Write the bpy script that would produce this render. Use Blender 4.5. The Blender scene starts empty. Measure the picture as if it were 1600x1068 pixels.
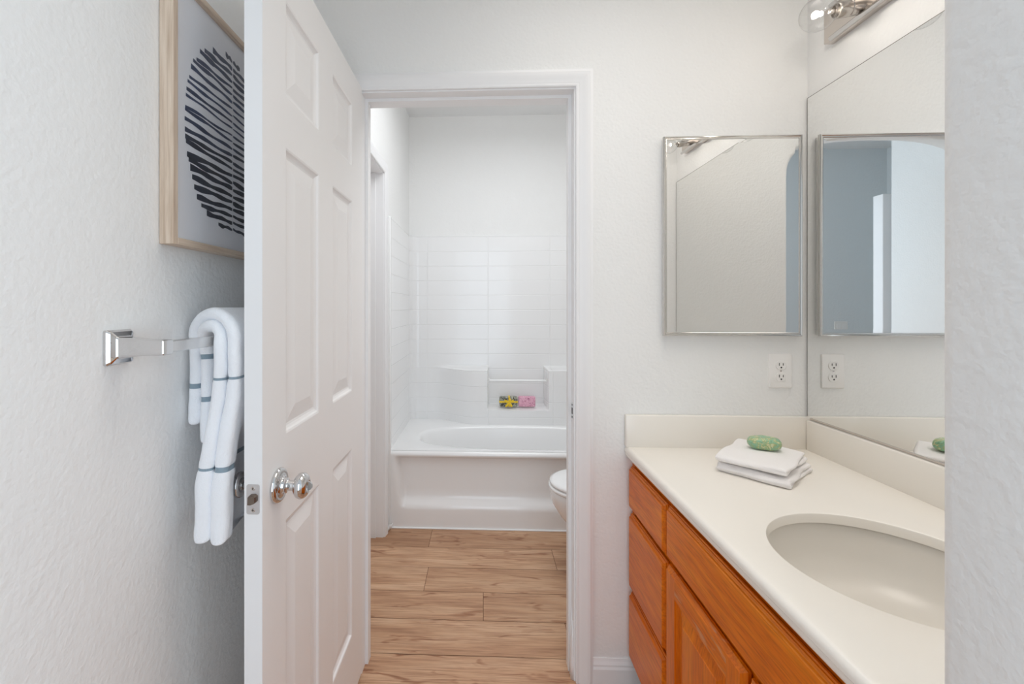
import bpy, bmesh, math, random
from mathutils import Vector, Matrix, noise
random.seed(7)
C = bpy.context.scene.collection
PI = math.pi

# ------------------------------------------------------------------ camera, world, light, exposure
EYE = 1.278
cam_d = bpy.data.cameras.new('camera'); cam = bpy.data.objects.new('camera', cam_d); C.objects.link(cam)
cam.location = (0, 0, EYE); cam.rotation_euler = (PI/2, 0, math.atan(0.042))
cam_d.sensor_width = 36; cam_d.lens = 36*700/1600
cam_d.shift_x = (800-724.6)/1600; cam_d.shift_y = (479-534)/1600
cam_d.clip_start = 0.02
bpy.context.scene.camera = cam
w = bpy.data.worlds.new('world'); bpy.context.scene.world = w; w.use_nodes = True
w.node_tree.nodes['Background'].inputs[0].default_value = (0.8, 0.88, 1, 1)
w.node_tree.nodes['Background'].inputs[1].default_value = 0.3
vs = bpy.context.scene.view_settings
vs.view_transform = 'Standard'; vs.look = 'None'; vs.gamma = 1; vs.use_curve_mapping = False
vs.exposure = 1.0
cy = bpy.context.scene.cycles
cy.max_bounces = 14; cy.diffuse_bounces = 8; cy.glossy_bounces = 8; cy.transmission_bounces = 8; cy.transparent_max_bounces = 12
cy.sample_clamp_indirect = 4.0
cy.use_denoising = True

def area(name, loc, rot, sx, sy, power, col, spread=180):
    d = bpy.data.lights.new(name, 'AREA'); d.shape = 'RECTANGLE'; d.size = sx; d.size_y = sy
    d.energy = power; d.color = col; d.spread = math.radians(spread)
    o = bpy.data.objects.new(name, d); C.objects.link(o); o.location = loc; o.rotation_euler = rot
    return o
# added frontal fill from the rear, then side window daylight, behind the camera
area('rear_fill_light', (0.03, -1.10, 1.25), (PI/2, 0, 0), 0.95, 2.0, 7.0, (0.78, 0.90, 1.0))
area('side_window_daylight', (2.56, -0.40, 1.45), (0, PI/2, 0), 1.9, 1.3, 11, (0.77, 0.90, 1.0))
# added overhead fill in the vanity room; unseen ceiling lamp of the bath compartment
area('vanity_room_fill', (0.45, 0.90, 2.68), (0, 0, 0), 0.8, 0.7, 2.4, (1.0, 0.945, 0.88), 112)
area('bath_lamp', (0.25, 2.12, 2.68), (0, 0, 0), 0.8, 0.7, 5.5, (0.95, 0.975, 1.0), 168)

# ------------------------------------------------------------------ materials
def srgb(r, g, b):
    f = lambda c: (c/255/12.92) if c/255 <= .04045 else ((c/255+.055)/1.055)**2.4
    return (f(r), f(g), f(b), 1)

class NT:
    def __init__(s, name):
        s.m = bpy.data.materials.new(name); s.m.use_nodes = True
        s.t = s.m.node_tree; s.n = s.t.nodes; s.l = s.t.links
        s.b = s.n['Principled BSDF']
    def node(s, typ, **k):
        n = s.n.new(typ)
        for a, v in k.items(): setattr(n, a, v)
        return n
    def set(s, **k):
        for a, v in k.items(): s.b.inputs[a.replace('_', ' ')].default_value = v
        return s
    def coord(s, kind='Object', scale=(1, 1, 1)):
        tc = s.node('ShaderNodeTexCoord'); mp = s.node('ShaderNodeMapping')
        mp.inputs['Scale'].default_value = scale
        s.l.new(tc.outputs[kind], mp.inputs['Vector']); return mp.outputs[0]
    def noise(s, vec, scale, detail=3, rough=.5, dist=0):
        n = s.node('ShaderNodeTexNoise'); s.l.new(vec, n.inputs['Vector'])
        n.inputs['Scale'].default_value = scale; n.inputs['Detail'].default_value = detail
        n.inputs['Roughness'].default_value = rough; n.inputs['Distortion'].default_value = dist
        return n.outputs['Fac']
    def ramp(s, fac, stops, interp='LINEAR'):
        r = s.node('ShaderNodeValToRGB'); r.color_ramp.interpolation = interp
        e = r.color_ramp.elements
        while len(e) < len(stops): e.new(.5)
        for i, (p, c) in enumerate(stops): e[i].position = p; e[i].color = c
        s.l.new(fac, r.inputs[0]); return r.outputs[0]
    def bump(s, h, strength=.2, dist=.002):
        b = s.node('ShaderNodeBump'); b.inputs['Strength'].default_value = strength; b.inputs['Distance'].default_value = dist
        s.l.new(h, b.inputs['Height']); s.l.new(b.outputs[0], s.b.inputs['Normal']); return b
    def math(s, op, a, b):
        n = s.node('ShaderNodeMath', operation=op)
        for i, x in enumerate((a, b)):
            if isinstance(x, (int, float)): n.inputs[i].default_value = x
            else: s.l.new(x, n.inputs[i])
        return n.outputs[0]
    def mix(s, fac, a, b, mode='MIX'):
        n = s.node('ShaderNodeMixRGB', blend_type=mode)
        for i, x in zip(('Fac', 'Color1', 'Color2'), (fac, a, b)):
            if isinstance(x, (int, float)): n.inputs[i].default_value = x
            elif isinstance(x, tuple): n.inputs[i].default_value = x
            else: s.l.new(x, n.inputs[i])
        return n.outputs[0]

def plain(name, col, rough=.5, metal=0, spec=.5, coat=0):
    m = NT(name).set(Base_Color=col, Roughness=rough, Metallic=metal)
    m.b.inputs['Specular IOR Level'].default_value = spec
    m.b.inputs['Coat Weight'].default_value = coat
    return m.m

def paint_wall(name, col):
    m = NT(name).set(Base_Color=col, Roughness=.62)
    m.b.inputs['Specular IOR Level'].default_value = .35
    v = m.coord()
    a = m.noise(v, 105, 2, .45); b = m.noise(v, 38, 2, .5)
    h = m.math('ADD', a, m.math('MULTIPLY', b, .8))
    m.bump(h, .38, .0035)
    return m.m

M = {}
M['wall'] = paint_wall('wall_paint', srgb(238, 238, 237))
M['ceil'] = paint_wall('ceiling_paint', srgb(234, 235, 235))
M['trim'] = plain('white_trim_paint', srgb(239, 239, 240), .33)
M['door'] = plain('white_door_paint', srgb(239, 238, 238), .38)
M['plastic'] = plain('white_plastic', srgb(240, 238, 236), .3)
M['slot'] = plain('dark_slot', srgb(40, 36, 33), .6)
M['porcelain'] = plain('white_porcelain', srgb(240, 240, 240), .08, coat=.3)
M['acrylic'] = plain('white_acrylic', srgb(242, 242, 242), .16, coat=.2)
M['chrome'] = plain('chrome', (.68, .67, .67, 1), .06, 1)
M['frame_metal'] = plain('polished_frame_metal', (.66, .65, .63, 1), .13, 1)
M['satin'] = plain('satin_metal', (.72, .71, .70, 1), .24, 1)
M['nickel'] = plain('brushed_nickel', (.66, .61, .57, 1), .22, 1)
M['holder'] = plain('lamp_holder_metal', (.50, .465, .43, 1), .26, 1)
M['steel_plate'] = plain('latch_plate_metal', (.62, .60, .60, 1), .42, .85)
M['bolt'] = plain('latch_bolt_bronze', srgb(120, 108, 98), .35, .8)
M['mirror'] = plain('mirror_silver', (.90, .905, .90, 1), .003, 1)
M['mirror_edge'] = plain('mirror_edge_dark', srgb(84, 76, 64), .4)
M['caulk'] = plain('caulk', srgb(238, 238, 238), .5)
M['counter'] = plain('cultured_marble', srgb(241, 236, 228), .22, coat=.15)
M['sinkm'] = plain('sink_porcelain', srgb(224, 219, 211), .30)
M['seam'] = plain('floor_seam', srgb(98, 62, 38), .7)
M['cab_in'] = plain('cabinet_inside', srgb(96, 44, 18), .6)
M['paper'] = plain('art_paper', srgb(246, 246, 250), .6)
M['backing'] = plain('picture_backing', srgb(70, 60, 52), .7)
M['switch'] = plain('switch_plate', srgb(238, 236, 232), .35)
M['back_paint'] = paint_wall('room_paint_blue_grey', srgb(224, 229, 231))

# towel terry
def terry(name, col):
    m = NT(name).set(Base_Color=col, Roughness=.95)
    m.b.inputs['Specular IOR Level'].default_value = .1
    m.b.inputs['Sheen Weight'].default_value = .25
    v = m.coord()
    m.bump(m.math('ADD', m.noise(v, 420, 2, .6), m.math('MULTIPLY', m.noise(v, 130, 2), .7)), .38, .003)
    return m.m
M['towel'] = terry('white_terry', srgb(243, 245, 249))
M['stripe'] = terry('blue_grey_band', srgb(142, 160, 172))
M['cloth'] = terry('white_cloth', srgb(244, 241, 240))

# floor planks: grain along x, one random value per plank from a face attribute
def floor_mat():
    m = NT('oak_plank_floor').set(Roughness=.42)
    at = m.node('ShaderNodeAttribute', attribute_name='plank')
    tc = m.node('ShaderNodeTexCoord')
    ad = m.node('ShaderNodeVectorMath', operation='ADD'); m.l.new(tc.outputs['Object'], ad.inputs[0])
    sc = m.node('ShaderNodeVectorMath', operation='SCALE'); m.l.new(at.outputs['Color'], sc.inputs[0]); sc.inputs['Scale'].default_value = 17
    m.l.new(sc.outputs[0], ad.inputs[1])
    def stretched(sx, sy):
        mp = m.node('ShaderNodeMapping'); mp.inputs['Scale'].default_value = (sx, sy, 1); m.l.new(ad.outputs[0], mp.inputs['Vector']); return mp.outputs[0]
    broad = m.noise(stretched(1.1, 9), 1.6, 4, .6, .6)
    fine = m.noise(stretched(3.5, 120), 1.5, 4, .65, .3)
    knot = m.noise(stretched(2.2, 10), 2.4, 2, .5, 1.2)
    base = m.ramp(broad, [(.28, srgb(184, 140, 108)), (.48, srgb(206, 165, 131)), (.72, srgb(222, 186, 154))])
    fg = m.ramp(fine, [(.32, srgb(160, 130, 108)), (.58, srgb(255, 255, 255))])
    c = m.mix(.6, base, fg, 'MULTIPLY')
    kr = m.ramp(knot, [(.60, (1, 1, 1, 1)), (.70, srgb(186, 148, 120)), (.80, srgb(112, 76, 52))])
    c = m.mix(.75, c, kr, 'MULTIPLY')
    sep = m.node('ShaderNodeSeparateColor'); m.l.new(at.outputs['Color'], sep.inputs[0])
    tone = m.ramp(sep.outputs[0], [(0, srgb(222, 214, 206)), (1, srgb(255, 255, 255))])
    c = m.mix(1, c, tone, 'MULTIPLY')
    m.l.new(c, m.b.inputs['Base Color'])
    m.bump(fine, .08, .001)
    return m.m
M['floor'] = floor_mat()

def oak(name, axis, light=1.0):
    m = NT(name).set(Roughness=.32)
    m.b.inputs['Specular IOR Level'].default_value = .3
    sc = {'y': (16, 1.3, 16), 'z': (16, 16, 1.3)}[axis]
    v = m.coord('Object', sc)
    broad = m.noise(v, 1.5, 4, .6, .7)
    sc2 = {'y': (90, 5, 90), 'z': (90, 90, 5)}[axis]
    fine = m.noise(m.coord('Object', sc2), 2.2, 3, .65, .1)
    k = light
    base = m.ramp(broad, [(.28, srgb(205*k, 98*k, 4*k)), (.48, srgb(220*k, 113*k, 8*k)), (.72, srgb(232*k, 132*k, 18*k))])
    fg = m.ramp(fine, [(.30, srgb(150, 110, 86)), (.56, srgb(255, 255, 255))])
    c = m.mix(.42, base, fg, 'MULTIPLY')
    m.l.new(c, m.b.inputs['Base Color']); m.bump(fine, .10, .001)
    return m.m
M['oak_h'] = oak('honey_oak_horizontal', 'y')
M['oak_v'] = oak('honey_oak_vertical', 'z')

def worn_oak():
    m = NT('worn_oak_rail').set(Roughness=.4); m.b.inputs['Specular IOR Level'].default_value = .3
    v = m.coord('Object', (16, 1.3, 16)); broad = m.noise(v, 1.5, 4, .6, .7)
    fine = m.noise(m.coord('Object', (90, 5, 90)), 2.2, 3, .65, .1)
    base = m.ramp(broad, [(.28, srgb(205, 98, 4)), (.48, srgb(220, 113, 8)), (.72, srgb(232, 132, 18))])
    c = m.mix(.5, base, m.ramp(fine, [(.30, srgb(150, 110, 86)), (.56, srgb(255, 255, 255))]), 'MULTIPLY')
    wear = m.noise(m.coord('Object', (14, 9, 30)), 1.4, 4, .6, .6)
    w_ = m.ramp(wear, [(.56, (0, 0, 0, 1)), (.66, (1, 1, 1, 1))])
    c = m.mix(m.math('MULTIPLY', w_, .55), c, srgb(206, 160, 122))
    m.l.new(c, m.b.inputs['Base Color']); return m.m
M['oak_worn'] = worn_oak()

def frame_wood(name, sc):
    m = NT(name).set(Roughness=.5)
    g = m.noise(m.coord('Object', sc), 2, 4, .6, .4)
    c = m.ramp(g, [(.3, srgb(192, 168, 146)), (.55, srgb(218, 198, 178)), (.75, srgb(230, 213, 196))])
    m.l.new(c, m.b.inputs['Base Color']); return m.m
M['frame_v'] = frame_wood('pale_wood_upright', (70, 70, 3))
M['frame_h'] = frame_wood('pale_wood_rail', (70, 3, 70))

# moulded tile pattern of the tub surround (uv in metres)
def tile_mat():
    m = NT('moulded_tile_acrylic').set(Base_Color=srgb(241, 241, 241), Roughness=.17)
    m.b.inputs['Coat Weight'].default_value = .15
    tc = m.node('ShaderNodeTexCoord')
    b = m.node('ShaderNodeTexBrick', offset=0.0, squash=1.0, offset_frequency=2)
    m.l.new(tc.outputs['UV'], b.inputs['Vector'])
    b.inputs['Scale'].default_value = 1; b.inputs['Mortar Size'].default_value = .0032; b.inputs['Mortar Smooth'].default_value = .8
    b.inputs['Brick Width'].default_value = .4535; b.inputs['Row Height'].default_value = .1085
    inv = m.math('SUBTRACT', 1, b.outputs['Fac'])
    m.bump(inv, .48, .003)
    return m.m
M['tile'] = tile_mat()

def glass_thin(name, tint=(1, 1, 1, 1), refl=1.0):
    m = NT(name); m.n.remove(m.b)
    out = [n for n in m.n if n.type == 'OUTPUT_MATERIAL'][0]
    tr = m.node('ShaderNodeBsdfTransparent'); tr.inputs[0].default_value = tint
    gl = m.node('ShaderNodeBsdfGlossy'); gl.inputs['Roughness'].default_value = .02
    fr = m.node('ShaderNodeLayerWeight')
    mx = m.node('ShaderNodeMixShader')
    fac = m.math('ADD', m.math('MULTIPLY', m.math('POWER', fr.outputs['Facing'], 5), .9*refl), .035*refl)
    m.l.new(fac, mx.inputs[0]); m.l.new(tr.outputs[0], mx.inputs[1]); m.l.new(gl.outputs[0], mx.inputs[2])
    m.l.new(mx.outputs[0], out.inputs[0]); return m.m
M['glass'] = glass_thin('picture_glass', (1, 1, 1, 1), 1.0)
M['bulb'] = glass_thin('clear_bulb_glass', (.97, .97, .97, 1), 1.3)

def emit(name, col, s):
    m = NT(name); m.set(Base_Color=(0, 0, 0, 1)); m.b.inputs['Emission Color'].default_value = col; m.b.inputs['Emission Strength'].default_value = s
    return m.m
M['filament'] = emit('lit_filament', (1, .93, .82, 1), 60)

def ink_mat():
    m = NT('ink_strokes').set(Roughness=.6)
    at = m.node('ShaderNodeAttribute', attribute_name='ink')
    n = m.noise(m.coord('Object', (1, 1, 1)), 14, 3)
    c = m.ramp(at.outputs['Fac'], [(0, srgb(28, 26, 30)), (.35, srgb(38, 38, 46)), (.6, srgb(50, 64, 98)), (1, srgb(66, 68, 88))])
    c = m.mix(m.math('MULTIPLY', n, .35), c, srgb(94, 106, 132))
    m.l.new(c, m.b.inputs['Base Color']); return m.m
M['ink'] = ink_mat()

def marbled(name, stops, scale):
    m = NT(name).set(Roughness=.3)
    n = m.noise(m.coord('Object', (1, 1, 1)), scale, 3, .6, 1.5)
    m.l.new(m.ramp(n, stops), m.b.inputs['Base Color']); return m.m
M['green_soap'] = marbled('green_wrapper', [(.30, srgb(112, 152, 112)), (.44, srgb(146, 190, 160)), (.54, srgb(150, 172, 118)), (.62, srgb(216, 208, 166)), (.74, srgb(170, 210, 180))], 58)
M['pink_soap'] = marbled('pink_wrapper', [(.34, srgb(166, 96, 126)), (.44, srgb(222, 156, 182)), (.54, srgb(236, 192, 208)), (.62, srgb(214, 136, 164)), (.72, srgb(176, 100, 130))], 62)
M['bw_soap'] = marbled('black_and_white_wrapper', [(.44, srgb(26, 26, 24)), (.50, srgb(60, 62, 46)), (.53, srgb(232, 232, 220)), (.60, srgb(150, 154, 112)), (.62, srgb(30, 30, 28))], 80)
M['ribbon'] = plain('yellow_ribbon', srgb(238, 200, 40), .4)

# ------------------------------------------------------------------ mesh helpers
def wloc(o):
    v = Vector((0, 0, 0))
    while o is not None: v = v + o.location; o = o.parent
    return v
def obj(name, bm, mats, parent=None, smooth=False, auto=None, recalc=True):
    if recalc: bmesh.ops.recalc_face_normals(bm, faces=bm.faces)
    if parent is not None: bmesh.ops.translate(bm, vec=-wloc(parent), verts=bm.verts)
    me = bpy.data.meshes.new(name); bm.to_mesh(me); bm.free()
    for m in (mats if isinstance(mats, (list, tuple)) else [mats]): me.materials.append(M[m])
    if smooth:
        me.polygons.foreach_set('use_smooth', [True]*len(me.polygons))
        if auto: me.set_sharp_from_angle(angle=math.radians(auto))
    o = bpy.data.objects.new(name, me); C.objects.link(o)
    if parent is not None: o.parent = parent
    return o
def tag(o, label=None, cat=None, group=None, kind=None):
    if label: o['label'] = label
    if cat: o['category'] = cat
    if group: o['group'] = group
    if kind: o['kind'] = kind
    return o
def thing(name, label, cat, loc=(0, 0, 0), group=None, kind=None):
    o = bpy.data.objects.new(name, None); C.objects.link(o); o.location = loc; o.empty_display_size = .05
    return tag(o, label, cat, group, kind)
def struct(name, bm, mats, label, cat, **k): return tag(obj(name, bm, mats, **k), label, cat, kind='structure')
def join(bm, b2, mat=None):
    me = bpy.data.meshes.new('tmp'); b2.to_mesh(me); b2.free(); n = len(bm.faces)
    bm.from_mesh(me); bpy.data.meshes.remove(me)
    if mat is not None:
        bm.faces.ensure_lookup_table()
        for f in bm.faces[n:]: f.material_index = mat
    return bm
def box(bm, x0, x1, y0, y1, z0, z1, bev=0, seg=2, mat=None):
    b = bmesh.new(); bmesh.ops.create_cube(b, size=1)
    for v in b.verts: v.co = Vector((x0 if v.co.x < 0 else x1, y0 if v.co.y < 0 else y1, z0 if v.co.z < 0 else z1))
    if bev: bmesh.ops.bevel(b, geom=list(b.edges), offset=bev, segments=seg, profile=.5, affect='EDGES')
    return join(bm, b, mat)
def B(*a, **k): return box(bmesh.new(), *a, **k)
def frame_axes(d):
    d = Vector(d).normalized(); a = Vector((0, 0, 1)) if abs(d.z) < .9 else Vector((1, 0, 0))
    u = d.cross(a).normalized(); return d, u, d.cross(u)
def loft(bm, rings, cap0=True, cap1=True, closed=True, mat=0):
    vr = [[bm.verts.new(p) for p in r] for r in rings]; n = len(vr[0])
    for a, b in zip(vr, vr[1:]):
        for i in range(n if closed else n-1):
            j = (i+1) % n
            f = bm.faces.new((a[i], a[j], b[j], b[i])); f.material_index = mat
    if cap0: bm.faces.new(vr[0][::-1]).material_index = mat
    if cap1: bm.faces.new(vr[-1]).material_index = mat
    return vr
def lathe(bm, origin, axis, prof, n=40, cap0=True, cap1=True, mat=0):
    d, u, v = frame_axes(axis); o = Vector(origin)
    loft(bm, [[o + d*h + (u*math.cos(2*PI*k/n) + v*math.sin(2*PI*k/n))*max(r, 1e-5) for k in range(n)] for r, h in prof], cap0, cap1, mat=mat)
    return bm
def tube(bm, pts, r, n=12, mat=0):
    pts = [Vector(p) for p in pts]; rings = []
    for i, p in enumerate(pts):
        d = (pts[min(i+1, len(pts)-1)] - pts[max(i-1, 0)])
        d, u, v = frame_axes(d); rr = r[i] if isinstance(r, (list, tuple)) else r
        rings.append([p + (u*math.cos(2*PI*k/n) + v*math.sin(2*PI*k/n))*rr for k in range(n)])
    loft(bm, rings, mat=mat); return bm
def extrude_profile(bm, prof, to3, t0, t1, mat=0):
    loft(bm, [[to3(a, b, t0) for a, b in prof], [to3(a, b, t1) for a, b in prof]], mat=mat); return bm
def rrect(w, h, r, n=5):
    out = []
    for cx, cyy, a0 in ((w-r, h-r, 0), (-w+r, h-r, 90), (-w+r, -h+r, 180), (w-r, -h+r, 270)):
        for k in range(n+1):
            a = math.radians(a0 + 90*k/n); out.append((cx + r*math.cos(a), cyy + r*math.sin(a)))
    return out
def ss(a, b, x):
    t = max(0, min(1, (x-a)/(b-a))) if a != b else float(x > a)
    return t*t*(3-2*t)

# ------------------------------------------------------------------ the setting
D = 1.545; XL = -.60; XR = 1.086; H = 2.70; YB = 3.34; WT = .12
OX0, OX1, OZ = -.420, .312, 2.022           # clear opening of the doorway
AY0, AY1 = .35, .49                          # the arch wall
LX = -.55                                    # left wall of the bath compartment

def planks():
    bm = bmesh.new(); lay = bm.faces.layers.float_color.new('plank')
    base = 2.375 + .183; wd = .1835
    joints = {0: [-.288], 1: [.362], 2: [-.265], 3: [.003], 4: [.332], 5: [-.75]}
    x0, x1, y0, y1 = -1.47, 2.6, -1.14, 2.60
    j = 0; top = base + .0
    rows = []
    yt = 2.558
    ys = [2.60, 2.375, 2.192, 2.006, 1.826, 1.640]
    while ys[-1] > y0: ys.append(ys[-1]-wd)
    for r in range(len(ys)-1):
        yb, ya = ys[r+1], ys[r]
        js = joints.get(r, [random.uniform(-.3, .9)])
        cuts = [x0]
        xx = js[0] - 1.22*2
        while xx < x1:
            if xx > x0 + .02: cuts.append(xx)
            xx += 1.22
        cuts.append(x1)
        g = .0011
        for a, b in zip(cuts, cuts[1:]):
            b2 = (a+g, b-g, yb+g, ya-g)
            vs_ = [bm.verts.new((b2[0], b2[2], 0)), bm.verts.new((b2[1], b2[2], 0)), bm.verts.new((b2[1], b2[3], 0)), bm.verts.new((b2[0], b2[3], 0))]
            f = bm.faces.new(vs_); c = (random.random(), random.random(), random.random(), 1); f[lay] = c
    b2 = bmesh.new(); box(b2, x0, x1, y0, 3.4, -.06, -.0012)
    n = len(bm.faces)
    me = bpy.data.meshes.new('t'); b2.to_mesh(me); b2.free(); bm.from_mesh(me)
    bm.faces.ensure_lookup_table()
    for f in bm.faces[n:]: f.material_index = 1
    return bm
struct('floor', planks(), ['floor', 'seam'], 'oak plank floor running through both rooms', 'floor', recalc=False)
struct('ceiling', B(-1.6, 2.75, -1.3, 3.5, H, H+.1), 'ceil', 'white ceiling above the bath compartment', 'ceiling')

bm = B(XL-.12, XL, -.11, D+WT, 0, H, bev=.012, seg=3)
struct('wall_left', bm, 'wall', 'white textured wall on the left behind the open door', 'wall', smooth=True, auto=30)
bm = B(XL, OX0-.018, D, D+WT, 0, H); box(bm, OX1+.018, XR+.12, D, D+WT, 0, H); box(bm, OX0-.018, OX1+.018, D, D+WT, OZ+.018, H)
struct('wall_back', bm, 'wall', 'white textured wall around the doorway', 'wall')
struct('wall_right', B(XR, XR+.12, AY0, D, 0, H), 'wall', 'white textured wall behind the large mirror', 'wall')
# arch wall: rounded opening with bullnosed edges
def arch_wall():
    bm = bmesh.new(); ax0, ax1 = XL, .472; cx = (ax0+ax1)/2; hw = (ax1-ax0)/2; zs, rise = 2.0, .235; r = .02
    path = [((ax1, 0), (1, 0), (2.6, 0)), ((ax1, 1.0), (1, 0), (2.6, 1.0)), ((ax1, zs), (1, 0), (2.6, zs)), ((ax1, zs+.001), (1, 0), (2.6, H))]
    N = 40
    for k in range(1, N):
        a = PI*k/N; e = 2/2.6
        x = cx + hw*math.copysign(abs(math.cos(a))**e, math.cos(a)); z = zs + rise*abs(math.sin(a))**e
        nx = (abs((x-cx)/hw)**1.6)*math.copysign(1, x-cx)/hw; nz = abs((z-zs)/rise)**1.6/rise; L = math.hypot(nx, nz) or 1
        path.append(((x, z), (nx/L, nz/L), (x, H)))
    path.append(((ax0, zs), (0, 1), (ax0, H)))
    prof = [None, (r, 0)] + [(r - r*math.sin(t), r - r*math.cos(t)) for t in [PI/8*k for k in range(1, 5)]]
    W = AY1-AY0
    rings = []
    for (p, n_, out) in path:
        ring = [(out[0], AY0, out[1])]
        pts = [(r, 0)] + [(r*(1-math.sin(PI/8*k)), r*(1-math.cos(PI/8*k))) for k in range(1, 5)]
        for off, yy in pts: ring.append((p[0]+n_[0]*off, AY0+yy, p[1]+n_[1]*off))
        for off, yy in pts[::-1]: ring.append((p[0]+n_[0]*off, AY1-yy, p[1]+n_[1]*off))
        ring.append((out[0], AY1, out[1])); rings.append([Vector(q) for q in ring])
    loft(bm, rings, False, False, closed=False)
    return bm
struct('wall_front', arch_wall(), 'wall', 'rounded white wall end in the right foreground', 'wall', smooth=True, auto=40)
struct('wall_arch_side', B(-1.47, XL-.12, AY0, AY1, 0, H), 'wall', 'wall beside the arch behind the camera', 'wall')
# the room behind the camera, seen in the mirrors
WX0, WX1, WZ0, WZ1 = -.445, .505, .25, 2.25
bm = B(-1.6, WX0, -1.26, -1.14, 0, H); box(bm, WX1, 2.75, -1.26, -1.14, 0, H); box(bm, WX0, WX1, -1.26, -1.14, 0, WZ0); box(bm, WX0, WX1, -1.26, -1.14, WZ1, H)
struct('wall_rear', bm, 'back_paint', 'blue-grey lit wall seen in the cabinet mirror', 'wall')
struct('wall_rear_left', B(-1.6, -1.47, -1.14, AY1, 0, H), 'back_paint', 'side wall seen far back in the mirrors', 'wall')
bm = B(2.6, 2.75, -1.14, -1.05, 0, H); box(bm, 2.6, 2.75, .25, AY1, 0, H); box(bm, 2.6, 2.75, -1.05, .25, 0, .5); box(bm, 2.6, 2.75, -1.05, .25, 2.4, H)
struct('wall_rear_right', bm, 'wall', 'window wall of the room behind the camera', 'wall')
wn = thing('window_2', 'side window of the room behind the camera', 'window', (2.67, -.4, .5), kind='structure')
bm = B(2.64, 2.70, -1.05, -1.0, .5, 2.4); box(bm, 2.64, 2.70, .2, .25, .5, 2.4); box(bm, 2.64, 2.70, -1.0, .2, .5, .55); box(bm, 2.64, 2.70, -1.0, .2, 2.35, 2.4)
obj('window_frame', bm, 'trim', wn)
wn = thing('fill_window_1', 'added tall window for the frontal fill light behind the camera', 'window', (.03, -1.2, WZ0), kind='structure')  # unseen window added around the rear fill light
bm = B(WX0, WX0+.04, -1.22, -1.16, WZ0, WZ1); box(bm, WX1-.04, WX1, -1.22, -1.16, WZ0, WZ1); box(bm, WX0+.04, WX1-.04, -1.22, -1.16, WZ0, WZ0+.04); box(bm, WX0+.04, WX1-.04, -1.22, -1.16, WZ1-.04, WZ1)
obj('window_frame', bm, 'trim', wn)
bm = B(-.73, -.645, -.30, -.22, 0, 2.07, bev=.004)
struct('trim_4', bm, 'trim', 'white upright post seen in the reflected room', 'trim')
# bath compartment
LY0, LY1, LZ = 1.80, 2.462, 2.018
bm = B(LX-.115, LX, D+WT, LY0-.018, 0, H); box(bm, LX-.115, LX, LY1+.018, YB+.12, 0, H); box(bm, LX-.115, LX, LY0-.018, LY1+.018, LZ+.018, H)
struct('wall_bath_left', bm, 'wall', 'white left wall of the bath compartment', 'wall')
struct('wall_bath_back', B(LX, 1.2, YB, YB+.12, 0, H), 'wall', 'white wall above the tub surround', 'wall')
struct('wall_bath_right', B(1.06, 1.2, D+WT, YB, 0, H), 'wall', 'right wall of the bath compartment', 'wall')

# casings: a colonial profile swept round the opening with mitred corners
CAS = [(0, 0), (0, .009), (.004, .011), (.010, .0105), (.014, .012), (.026, .0135), (.034, .0165), (.040, .017), (.047, .0165), (.051, .014), (.057, .0125), (.057, 0)]
def casing(to3, a0, a1, zt, rev=.005):
    bm = bmesh.new(); rings = []
    for (sx, z) in ((-1, 0), (-1, 1), (1, 1), (1, 0)):
        rings.append([to3((a0 - rev - w_) if sx < 0 else (a1 + rev + w_), (zt + rev + w_) if z else 0.0, d) for w_, d in CAS])
    loft(bm, rings); return bm
# doorway frame: casing, jambs, stop, strike plate move as one
fr = thing('trim_1', 'white moulded casing and jamb around the doorway to the tub', 'door frame', (OX1, D, 0), kind='structure')
obj('casing', casing(lambda a, z, d: Vector((a, D-d, z)), OX0, OX1, OZ), 'trim', fr, smooth=True, auto=25)
bm = B(OX0-.018, OX0, D, D+WT, 0, OZ+.018); box(bm, OX1, OX1+.018, D, D+WT, 0, OZ+.018); box(bm, OX0, OX1, D, D+WT, OZ, OZ+.018)
obj('jamb', bm, 'trim', fr)
bm = B(OX1-.011, OX1, D+.042, D+.078, 0, OZ); box(bm, OX0, OX0+.011, D+.042, D+.078, 0, OZ); box(bm, OX0+.011, OX1-.011, D+.042, D+.078, OZ-.011, OZ)
obj('door_stop', bm, 'trim', fr)
def strike(parent, cx, cyy, cz, n, width_axis):
    bm = bmesh.new()
    P_ = rrect(.014, .029, .006)
    f = lambda a, b, t: Vector((cx, cyy, cz)) + Vector(width_axis)*a + Vector((0, 0, b)) + Vector(n)*t
    extrude_profile(bm, P_, f, 0, .002)
    extrude_profile(bm, rrect(.006, .011, .003), f, .0018, .0026, mat=1)
    for s in (-1, 1): lathe(bm, f(0, s*.021, .0018), n, [(.0035, 0), (.003, .0012), (.0001, .0012)], 14, mat=1)
    return obj('strike_plate', bm, ['satin', 'slot'], parent)
strike(fr, OX1, D+.021, .918, (-1, 0, 0), (0, 1, 0))
bm = bmesh.new()
for k in range(5):
    z0 = .0 + .04*k
    lathe(bm, (OX1-.001, D+.012+.02*k, .0), (0, 0, 1), [(.009, 0), (.010-.0015*k, .05), (.006, .12+.02*k), (.001, .2+.03*k)], 10)
obj('paint_build_up', bm, 'trim', fr, smooth=True)
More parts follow.
